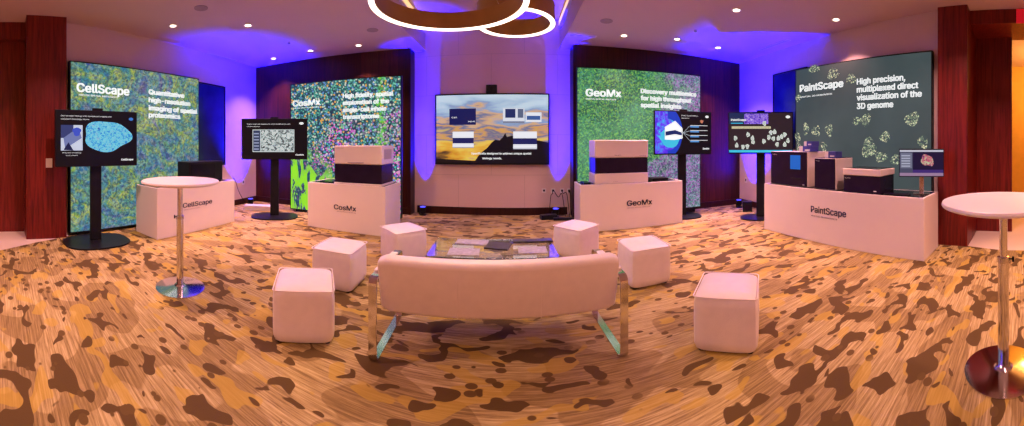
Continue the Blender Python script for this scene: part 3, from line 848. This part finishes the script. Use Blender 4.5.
for x, y, d, lab in ((-1.70, 2.92, 4, 'white cube ottoman turned square to the room, behind the one left of the sofa'),
                     (-1.34, 3.86, 50, 'white cube ottoman at the left end of the coffee table, before the magenta dotted wall'),
                     (.83, 4.15, 41, 'white cube ottoman at the right end of the coffee table, before the leafy green wall'),
                     (1.355, 3.18, 1.5, 'white cube ottoman just beyond the right arm of the sofa'),
                     (1.49, 1.905, -44.3, 'white cube ottoman standing alone right of the sofa, nearest the right bar table')):
    dup(ot, (x, y, .008), math.radians(d), lab)

# ------------------------------------------------------------------ sofa
o, a, w = place((-.85, 1.93), (.70, 2.03))
t = thing('leather_sofa', 'white leather sofa on flat chrome sled frames seen from behind', 'sofa', (o[0], o[1], .008), a)
k = w / 2
def cushion(name, prof, x0, x1, seams):
    """prof = closed profile (y,z); extruded along x with rounded ends"""
    bm = bmesh.new(); N = 28; secs = []
    cy = sum(p[0] for p in prof) / len(prof); cz = sum(p[1] for p in prof) / len(prof)
    for i in range(N + 1):
        u = i / N; x = x0 + (x1 - x0) * u
        e = min(u, 1 - u) * (x1 - x0) / .035
        sc = 1.0 if e >= 1 else math.sqrt(max(0, 1 - (1 - e) ** 2)) * .12 + .88
        secs.append([bm.verts.new((x, cy + (py - cy) * sc, cz + (pz - cz) * sc)) for py, pz in prof])
    n = len(prof)
    for A, B in zip(secs, secs[1:]):
        for j in range(n): bm.faces.new((A[j], A[(j + 1) % n], B[(j + 1) % n], B[j]))
    bm.faces.new(secs[0][::-1]); bm.faces.new(secs[-1])
    return obj(name, bm, M['leather'], t, smooth=True, bevel=.012, seg=3)
def rrect(cy, cz, hw, hh, r, ang):
    pts = []
    for sx, sy, a0 in ((1, 1, 0), (-1, 1, 90), (-1, -1, 180), (1, -1, 270)):
        for i in range(5):
            q = math.radians(a0 + i * 22.5); pts.append((sx * (hw - r) + r * math.cos(q), sy * (hh - r) + r * math.sin(q)))
    ca, sa = math.cos(ang), math.sin(ang)
    return [(cy + x * ca - y * sa, cz + x * sa + y * ca) for x, y in pts]
cushion('backrest', rrect(.085, .505, .05, .20, .035, math.radians(15)), -k, k, 3)
cushion('seat', rrect(.40, .365, .30, .06, .035, math.radians(-4)), -k + .01, k - .01, 3)
bm = bmesh.new()
for i in range(1, 3):
    x = -k + 2 * k * i / 3
    add_tube(bm, [(x, -.018, .60), (x, .02, .35)], .0025, 5)
obj('back_seams', bm, M['leather'], sub(t, 'backrest'))
for sx in (-1, 1):
    X = sx * (k + .035); pts = []
    for cy, cz, a0 in ((.60, .50, 0), (.06, .50, 90), (.06, .045, 180), (.60, .045, 270)):
        for i in range(6):
            q = math.radians(a0 + i * 18); pts.append((X, cy + .045 * math.cos(q), cz + .045 * math.sin(q)))
    bm = bmesh.new(); add_strip(bm, pts, .055, .012); obj('sled_leg', bm, M['chrome'], t)
    box('arm_pad', M['leather'], t, X - .028, X + .028, .12, .52, .551, .568, .006)
box('cross_rail', M['chrome'], t, -k - .01, k + .01, .50, .55, .285, .305, .002)
box('cross_rail', M['chrome'], t, -k - .01, k + .01, .16, .20, .285, .305, .002)

# ------------------------------------------------------------------ coffee table
t = thing('coffee_table', 'low glass coffee table with chrome frame in front of the sofa', 'table', (-.19, 3.26, .008), math.radians(2))
box('glass_top', M['glass'], t, -.62, .62, -.31, .31, .38, .392, .003)
bm = bmesh.new()
for y in (-.30, .27): add_box(bm, -.61, .61, y, y + .03, .355, .379)
for x in (-.61, .58): add_box(bm, x, x + .03, -.27, .27, .355, .379)
obj('frame', bm, M['chrome'], t)
for x in (-.61, .58):
    for y in (-.30, .27): box('leg', M['chrome'], t, x, x + .03, y, y + .03, 0, .355, .002)
box('lower_shelf', M['glass'], t, -.58, .58, -.27, .27, .12, .128)
ZC = .008 + .393
def sheet(name, x, y, w, d, rz, mat, label, h=.006, cat='brochure'):
    o = box(name, mat, None, -w / 2, w / 2, -d / 2, d / 2, 0, h, .001); o.location = (x, y, ZC); o.rotation_euler = (0, 0, rz); tag(o, label, cat, 'items on the coffee table')
sheet('brochure', -.46, 3.10, .30, .20, .05, M['paper'], 'pale brochure at the left front of the coffee table')
sheet('brochure', -.42, 3.42, .34, .16, -.05, M['paper'], 'pale brochure at the left rear of the coffee table')
sheet('booklet', -.14, 3.30, .24, .22, -.2, M['darkpaper'], 'dark booklet in the middle of the coffee table', .015, 'booklet')
sheet('brochure', .20, 3.18, .28, .20, .0, M['paper'], 'pale brochure at the right front of the coffee table')
sheet('tray', .22, 3.46, .42, .10, .03, M['darkpaper'], 'slim dark tray along the right rear of the coffee table', .02, 'tray')
sheet('card', .03, 3.44, .10, .07, .4, M['bluebox'], 'small blue card near the rear middle of the coffee table', .003, 'card')

# ------------------------------------------------------------------ bar tables
def bar_table(x, y, label, knob):
    t = thing('bar_table', label, 'table', (x, y, .008), knob, 'round bar tables')
    bm = bmesh.new(); add_lathe(bm, [(.0, 1.035), (.355, 1.035), (.385, 1.045), (.39, 1.055), (.385, 1.068), (.375, 1.072), (0, 1.072)], 72); obj('tabletop', bm, M['laminate'], t, smooth=True)
    bm = bmesh.new(); add_lathe(bm, [(0, 0), (.245, 0), (.245, .008), (.20, .014), (.06, .026), (.045, .04), (0, .04)], 64); obj('base', bm, M['chrome'], t, smooth=True)
    bm = bmesh.new(); add_lathe(bm, [(.035, .03), (.035, .70)], 28); obj('lower_pole', bm, M['chrome'], t, smooth=True)
    bm = bmesh.new(); add_lathe(bm, [(.026, .69), (.026, 1.03)], 28); obj('upper_pole', bm, M['chrome'], t, smooth=True)
    bm = bmesh.new(); add_lathe(bm, [(.039, .685), (.039, .715), (.03, .72)], 28); obj('collar', bm, M['steel'], t, smooth=True)
    bm = bmesh.new(); add_tube(bm, [(.03, 0, .70), (.062, 0, .70)], .005); add_tube(bm, [(.062, 0, .682), (.062, 0, .715)], .008); obj('clamp_knob', bm, M['black'], sub(t, 'collar'))
    bm = bmesh.new(); add_lathe(bm, [(.10, 1.022), (.10, 1.036)], 32); obj('mounting_plate', bm, M['black'], t)
bar_table(-2.775, 1.711, 'round white bar table on a chrome pole before the podium with the black instrument', math.radians(210))
bar_table(2.057, .13, 'round white bar table on a chrome pole near the longest podium and right pillar', math.radians(-80))

# ------------------------------------------------------------------ ring chandeliers
def ring(label, x, y, z, R, h, th):
    t = thing('ring_chandelier', label, 'chandelier', (x, y, z), 0, 'ring chandeliers')
    bm = bmesh.new(); n = 128
    add_lathe(bm, [(R, .012), (R, h), (R - th, h), (R - th, .012), (R, .012)], n); obj('bronze_band', bm, M['bronze'], t, smooth=True)
    bm = bmesh.new(); add_lathe(bm, [(R + .001, 0), (R + .001, .013), (R - th - .001, .013), (R - th - .001, 0), (R + .001, 0)], n); obj('light_ring', bm, M['ringled'], t, smooth=True)
    for i in range(3):
        a = 2 * PI * i / 3 + .9; bm = bmesh.new(); px, py = (R - th / 2) * math.cos(a), (R - th / 2) * math.sin(a)
        add_tube(bm, [(px, py, h), (px * .1, py * .1, 3.97 - z)], .003, 6); obj('suspension_cable', bm, M['steel'], t)
    bm = bmesh.new(); add_lathe(bm, [(.11, 3.95 - z), (.11, 3.979 - z)], 32); obj('ceiling_rose', bm, M['bronze'], t)
ring('larger bronze ring chandelier with a glowing lower rim', -.62, 3.16, 2.83, .79, .21, .055)
ring('smaller bronze ring chandelier hanging beyond the larger one', .05, 4.40, 3.055, .53, .24, .06)

# ------------------------------------------------------------------ ceiling fittings
def ceil_at(px, py, z=CEIL):
    r = (z - EYE) * F / (HZ - py); th = (px - 512) / F
    return r * math.sin(th), r * math.cos(th)
SPOTC = (1.0, .47, .41)
def lamp(x, y, z, power, color, r=.05, spread=None, kind='AREA', aim=None, name='lamp', blend=.6, parent=None):
    if kind == 'AREA':
        d = bpy.data.lights.new(name, 'AREA'); d.shape = 'DISK'; d.size = r * 2
        if spread: d.spread = math.radians(spread)
    elif kind == 'SPOT':
        d = bpy.data.lights.new(name, 'SPOT'); d.spot_size = math.radians(spread or 60); d.spot_blend = blend; d.shadow_soft_size = r
    else:
        d = bpy.data.lights.new(name, 'POINT'); d.shadow_soft_size = r
    d.energy = power; d.color = color
    o = bpy.data.objects.new(name, d); COL.objects.link(o); o.location = (x, y, z)
    if aim: o.rotation_euler = (Vector(aim) - Vector((x, y, z))).to_track_quat('-Z', 'Y').to_euler()
    return o
def make_down(label, x, y, z):
    t = thing('ceiling_downlight', label, 'ceiling light', (x, y, z), 0, 'round recessed ceiling downlights')
    bm = bmesh.new(); add_lathe(bm, [(.072, -.006), (.072, 0), (.05, 0), (.05, -.006), (.072, -.006)], 32); obj('trim_ring', bm, M['plate'], t, smooth=True)
    bm = bmesh.new(); add_lathe(bm, [(.0495, -.004), (.0495, -.0005)], 32); obj('lens', bm, M['lamp'], t)
    return t
DL_PX = [(173, 25.7, 'recessed downlight before the blue-green tissue wall, left one of two in line'),
         (248, 25.3, 'recessed downlight right of the one before the blue-green tissue wall'),
         (273.6, 58.4, 'recessed downlight in the blue glow close to the left room corner'),
         (310.5, 50.6, 'recessed downlight close to the wood panelling above the top left of the magenta dotted wall'),
         (358.5, 45.3, 'recessed downlight close to the wood panelling above the top right of the magenta dotted wall'),
         (624, 35.5, 'recessed downlight close to the wood panelling above the top left of the leafy green wall'),
         (677, 39, 'recessed downlight close to the wood panelling above the top right of the leafy green wall'),
         (718, 47.6, 'recessed downlight in the blue glow close to the right room corner'),
         (736.4, 10, 'recessed downlight out in the ceiling before the screen showing white nuclei'),
         (836, 19.5, 'recessed downlight in front of the slate wall')]
first = None
for px, py, lab in DL_PX:
    x, y = ceil_at(px, py)
    if first is None: first = make_down(lab, x, y, CEIL)
    else: dup(first, (x, y, CEIL), 0, lab)
    lamp(x, y, CEIL - .02, 66, SPOTC, .06, 98, name='downlight_lamp')
dup(first, (-.74, 4.28, 3.98), 0, 'recessed downlight in the raised ceiling inside the larger ring')
for x, y in ((-3.2, 1.0), (3.2, .8), (-3.4, -1.2), (0, -1.2), (3.4, -1.2), (-3.4, -3.6), (0, -3.6), (3.4, -3.6)):     # rest of the lit ceiling behind the viewer
    lamp(x, y, CEIL - .02, 100, (1.0, .50, .48), .08, 125, name='downlight_lamp')
# ring light
lamp(-.62, 3.16, 2.81, 120, (1.0, .56, .44), .78, 170, name='ring_lamp')
lamp(.05, 4.40, 3.04, 40, (1.0, .56, .44), .5, 170, name='ring_lamp')

def disc_fit(name, label, cat, px, py, r, h, mat, group=None):
    x, y = ceil_at(px, py); bm = bmesh.new(); add_lathe(bm, [(r, -h), (r, 0)], 32)
    tag(obj(name, bm, mat, loc=(x, y, CEIL + .001)), label, cat, group)
disc_fit('ceiling_speaker', 'round flush ceiling speaker high before the blue-green tissue wall', 'speaker', 201, 8, .10, .006, M['speaker'], 'ceiling speakers')
disc_fit('ceiling_speaker', 'round flush ceiling speaker just left of the larger ring chandelier', 'speaker', 372.5, 30, .10, .006, M['speaker'], 'ceiling speakers')
disc_fit('ceiling_speaker', 'round flush ceiling speaker just right of the raised ceiling', 'speaker', 606.5, 21, .10, .006, M['speaker'], 'ceiling speakers')
disc_fit('sprinkler_head', 'tiny sprinkler head in the ceiling left of the magenta dotted wall', 'sprinkler', 289, 42, .025, .03, M['steel'], 'sprinkler heads')
disc_fit('sprinkler_head', 'tiny sprinkler head in the ceiling before the leafy green wall', 'sprinkler', 695.5, 30, .025, .03, M['steel'], 'sprinkler heads')
def slot(px, py, rz, L_, label):
    x, y = ceil_at(px, py); t = thing('air_slot', label, 'air vent', (x, y, CEIL), rz, 'linear ceiling air slots')
    box('slot_frame', M['plate'], t, -L_ / 2, L_ / 2, -.045, .045, -.006, 0, .001)
    bm = bmesh.new()
    for i in (-1, 0, 1): add_box(bm, -L_ / 2 + .02, L_ / 2 - .02, i * .022 - .004, i * .022 + .004, -.008, -.006)
    obj('slats', bm, M['speaker'], t)
slot(222, 57, math.radians(95), .9, 'linear air slot in the blue-lit ceiling at the left corner')
slot(774, 45, math.radians(85), .9, 'linear air slot in the blue-lit ceiling at the right corner')
slot(583, 35.5, 0, .5, 'short linear air slot in the blue-lit ceiling beside the raised ceiling')
# cove strips inside the raised ceiling
for x, lab, sg in ((TX0, 'glowing amber cove strip along the left side of the raised ceiling', 1), (TX1, 'glowing amber cove strip along the right side of the raised ceiling', -1)):
    t = thing('cove_light', lab, 'cove light', (x, 3.6, 3.86), 0, 'cove strips of the raised ceiling')
    xa, xb = (0.001, .05) if sg > 0 else (-.05, -.001)
    box('channel', M['plate'], t, xa, xb, -2.6, 2.9, -.09, -.075)
    xa, xb = (0.001, .03) if sg > 0 else (-.03, -.001)
    box('led_strip', M['cove'], t, xa, xb, -2.6, 2.9, -.074, .07)

# ------------------------------------------------------------------ uplights and small things
def uplight(x, y, rz, label):
    t = thing('floor_uplight', label, 'uplight', (x, y, .008), rz, 'black floor uplights')
    bm = bmesh.new(); add_lathe(bm, [(.07, 0), (.07, .015), (.03, .02)], 24); obj('base', bm, M['black'], t)
    bm = bmesh.new(); add_lathe(bm, [(.04, .03), (.06, .05), (.07, .16), (.055, .165)], 24); obj('housing', bm, M['black'], t, smooth=True)
    bm = bmesh.new(); add_lathe(bm, [(.053, .166), (.053, .169)], 24); obj('led_lens', bm, M['blueled'], sub(t, 'housing'))
    box('bracket', M['black'], t, -.078, -.07, -.02, .02, .015, .11)
BLUE = (0.0, 0.0, 1.0)
uplight(-1.79, 6.38, 0, 'black floor uplight at the left end of the centre wall')
uplight(.86, 6.38, 0, 'black floor uplight at the right end of the centre wall')
uplight(-5.48, 5.30, 0, 'black floor uplight in the left room corner')
uplight(4.78, 5.72, 0, 'black floor uplight beside the baseboard in the right room corner')
lamp(-1.79, 6.40, .20, 12000, BLUE, .03, 36, 'SPOT', (-1.84, 6.56, 3.4), blend=1.0, name='blue_uplight')
lamp(.93, 6.40, .20, 12000, BLUE, .03, 36, 'SPOT', (1.02, 6.56, 3.4), blend=1.0, name='blue_uplight')
lamp(-5.48, 5.30, .20, 13000, BLUE, .05, 72, 'SPOT', (-5.72, 5.0, 3.4), blend=1.0, name='blue_uplight')
lamp(4.70, 5.62, .20, 13000, BLUE, .05, 72, 'SPOT', (4.90, 5.0, 3.4), blend=1.0, name='blue_uplight')

def wall_item(name, label, cat, L, R, px, py, w, h, mat, d=.012, group=None):
    x, z = on_face(L, R, px, py); o, a, _ = place(L, R)
    ox, oy = o[0] + x * math.cos(a), o[1] + x * math.sin(a)
    t = thing(name, label, cat, (ox, oy, z), a, group)
    box('plate', mat, t, -w / 2, w / 2, -d, -.0005, -h / 2, h / 2, .003)
    return t
t = wall_item('wall_picture', 'dark framed picture on the blue-lit left wall beyond the blue-green tissue wall', 'picture', WL0, WL1, 211, 125, .82, 1.7, M['picture'], .03)
bm = bmesh.new()
for x0, x1, z0, z1 in ((-.43, .43, .85, .88), (-.43, .43, -.88, -.85), (-.43, -.41, -.85, .85), (.41, .43, -.85, .85)): add_box(bm, x0, x1, -.04, -.0005, z0, z1)
obj('frame', bm, M['black'], t)
t = wall_item('wall_picture', 'dark blue framed picture on the right wall behind the slate wall', 'picture', BR1, WR1, 790, 110, .95, 1.5, M['picture'], .03)
bm = bmesh.new()
for x0, x1, z0, z1 in ((-.49, .49, .75, .78), (-.49, .49, -.78, -.75), (-.49, -.47, -.75, .75), (.47, .49, -.75, .75)): add_box(bm, x0, x1, -.04, -.0005, z0, z1)
obj('frame', bm, M['black'], t)
t = wall_item('light_switch', 'small pale switch plate on the left wood pillar', 'switch', (-4.92, .40), (-4.92, 1.02), 49, 163, .10, .14, M['plate'], .01)
box('rocker', M['plate'], t, -.02, .02, -.014, -.01, -.04, .04, .001)
for px, lab in ((544, 'round cable outlet on the centre wall, first from the television'), (553, 'socket plate on the centre wall, second from the television'), (562, 'socket plate on the centre wall, third from the television'), (569, 'socket plate on the centre wall, beside the wood panelling')):
    t = wall_item('wall_socket', lab, 'socket', BC0, BC1, px, 190.5, .09, .09, M['plate'], .008, 'sockets on the centre wall')
    box('socket_insert', M['black'], t, -.02, .02, -.010, -.008, -.02, .02)
t = wall_item('wall_socket', 'socket plate on the blue-lit left wall near the corner', 'socket', WL0, WL1, 243, 182, .09, .12, M['plate'], .008)
box('socket_insert', M['black'], t, -.02, .02, -.010, -.008, -.03, .03)
def cable(pts, label, r=.007):
    out = []
    P = [Vector(p) for p in pts]
    for i in range(len(P) - 1):
        p0, p1, p2, p3 = P[max(i - 1, 0)], P[i], P[i + 1], P[min(i + 2, len(P) - 1)]
        for s in range(6):
            u = s / 6; out.append(.5 * ((2 * p1) + (-p0 + p2) * u + (2 * p0 - 5 * p1 + 4 * p2 - p3) * u * u + (-p0 + 3 * p1 - 3 * p2 + p3) * u ** 3))
    out.append(P[-1]); bm = bmesh.new(); add_tube(bm, out, r, 6); tag(obj('power_cable', bm, M['cable'], smooth=True), label, 'cable', 'loose black power cables')
zs = 1.43 - 45.5 / F * 6.65
cable([(.82, 6.575, zs), (.81, 6.5, zs - .05), (.78, 6.52, .4), (.74, 6.45, .1), (.70, 6.40, .02)], 'black cable dropping from the second socket of the centre wall')
cable([(.85, 6.575, zs), (.93, 6.5, zs - .12), (1.0, 6.5, .45), (1.04, 6.42, .16), (1.05, 6.35, .02)], 'black cable slanting right from the second socket of the centre wall')
cable([(1.02, 6.575, zs), (1.03, 6.5, zs - .05), (1.10, 6.5, .45), (1.13, 6.4, .12), (1.12, 6.3, .02)], 'black cable dropping from the third socket of the centre wall')
cable([(1.15, 6.575, zs), (1.15, 6.5, zs - .04), (1.16, 6.46, .5), (1.17, 6.4, .14), (1.17, 6.22, .02)], 'black cable dropping from the fourth socket of the centre wall')
cable([(-5.735, 4.98, .66), (-5.68, 5.0, .60), (-5.70, 5.15, .3), (-5.62, 5.25, .10), (-5.45, 5.30, .03)], 'black cable dropping from the socket near the left corner')
o = box('power_brick', M['black'], None, -.16, .16, -.07, .07, 0, .09, .01); o.location = (.70, 6.22, .008); o.rotation_euler = (0, 0, .2); tag(o, 'black power unit on the floor under the centre wall sockets', 'power unit')
o = box('power_strip', M['black'], None, -.20, .20, -.035, .035, 0, .05, .006); o.location = (.98, 6.08, .008); o.rotation_euler = (0, 0, -.15); tag(o, 'black power strip on the floor left of the leafy green wall', 'power strip')
t = thing('floor_box', 'low white box on the floor between left corner and the screen showing a micrograph', 'box', (-4.98, 5.10, .008), math.radians(30))
box('body', M['plate'], t, -.33, .33, -.10, .10, 0, .09, .01)
box('lid', M['plate'], t, -.34, .34, -.11, .11, .09, .105, .004)
t = thing('speaker', 'small black speaker on the floor near the right corner', 'speaker', (4.62, 5.25, .008), math.radians(-38))
box('cabinet', M['black'], t, -.10, .10, -.09, .09, 0, .22, .01)
bm = bmesh.new(); add_lathe(bm, [(.065, 0), (.065, .006), (.05, .008)], 24); o = obj('grille', bm, M['navy'], t, loc=(0, -.09, .10)); o.rotation_euler = (PI / 2, 0, 0)
t = wall_item('wall_socket', 'socket plate low on the right wall near the corner', 'socket', BR1, WR1, 746, 180, .09, .12, M['plate'], .008)
box('socket_insert', M['black'], t, -.02, .02, -.010, -.008, -.03, .03)
# red sign by the opening
t = thing('exit_sign', 'glowing red sign at the ceiling by the opening to the amber room', 'sign', (4.62, -.05, CEIL), math.radians(-88))
box('lit_panel', M['red'], t, -.16, .16, 0, .03, -.24, -.04, .005)
box('ceiling_bracket', M['plate'], t, -.05, .05, 0, .03, -.04, 0)
lamp(6.9, -.8, 2.8, 260, (1.0, .50, .10), .3, kind='POINT', name='amber_room_lamp')
lamp(-3.9, .1, 3.1, 40, (1.0, .10, .45), .3, kind='POINT', name='pink_lamp') if False else None

# ------------------------------------------------------------------ world, camera
wd = bpy.data.worlds.new('World'); S.world = wd; wd.use_nodes = True
wd.node_tree.nodes['Background'].inputs[0].default_value = (.9, .45, .42, 1); wd.node_tree.nodes['Background'].inputs[1].default_value = .08
cam = bpy.data.cameras.new('Camera'); co = bpy.data.objects.new('Camera', cam); COL.objects.link(co); S.camera = co
co.location = (0, 0, EYE); co.rotation_euler = (PI / 2, 0, 0)
cam.type = 'PANO'; cam.clip_start = .05
tgt = cam if hasattr(cam, 'panorama_type') else cam.cycles
tgt.panorama_type = 'CENTRAL_CYLINDRICAL'
tgt.central_cylindrical_range_u_min = -PI / 2; tgt.central_cylindrical_range_u_max = PI / 2
tgt.central_cylindrical_range_v_min = (HZ - 426) / F; tgt.central_cylindrical_range_v_max = HZ / F
tgt.central_cylindrical_radius = 1.0
vs = S.view_settings; vs.view_transform = 'Standard'; vs.look = 'None'; vs.gamma = 1; vs.use_curve_mapping = False; vs.exposure = -1.0
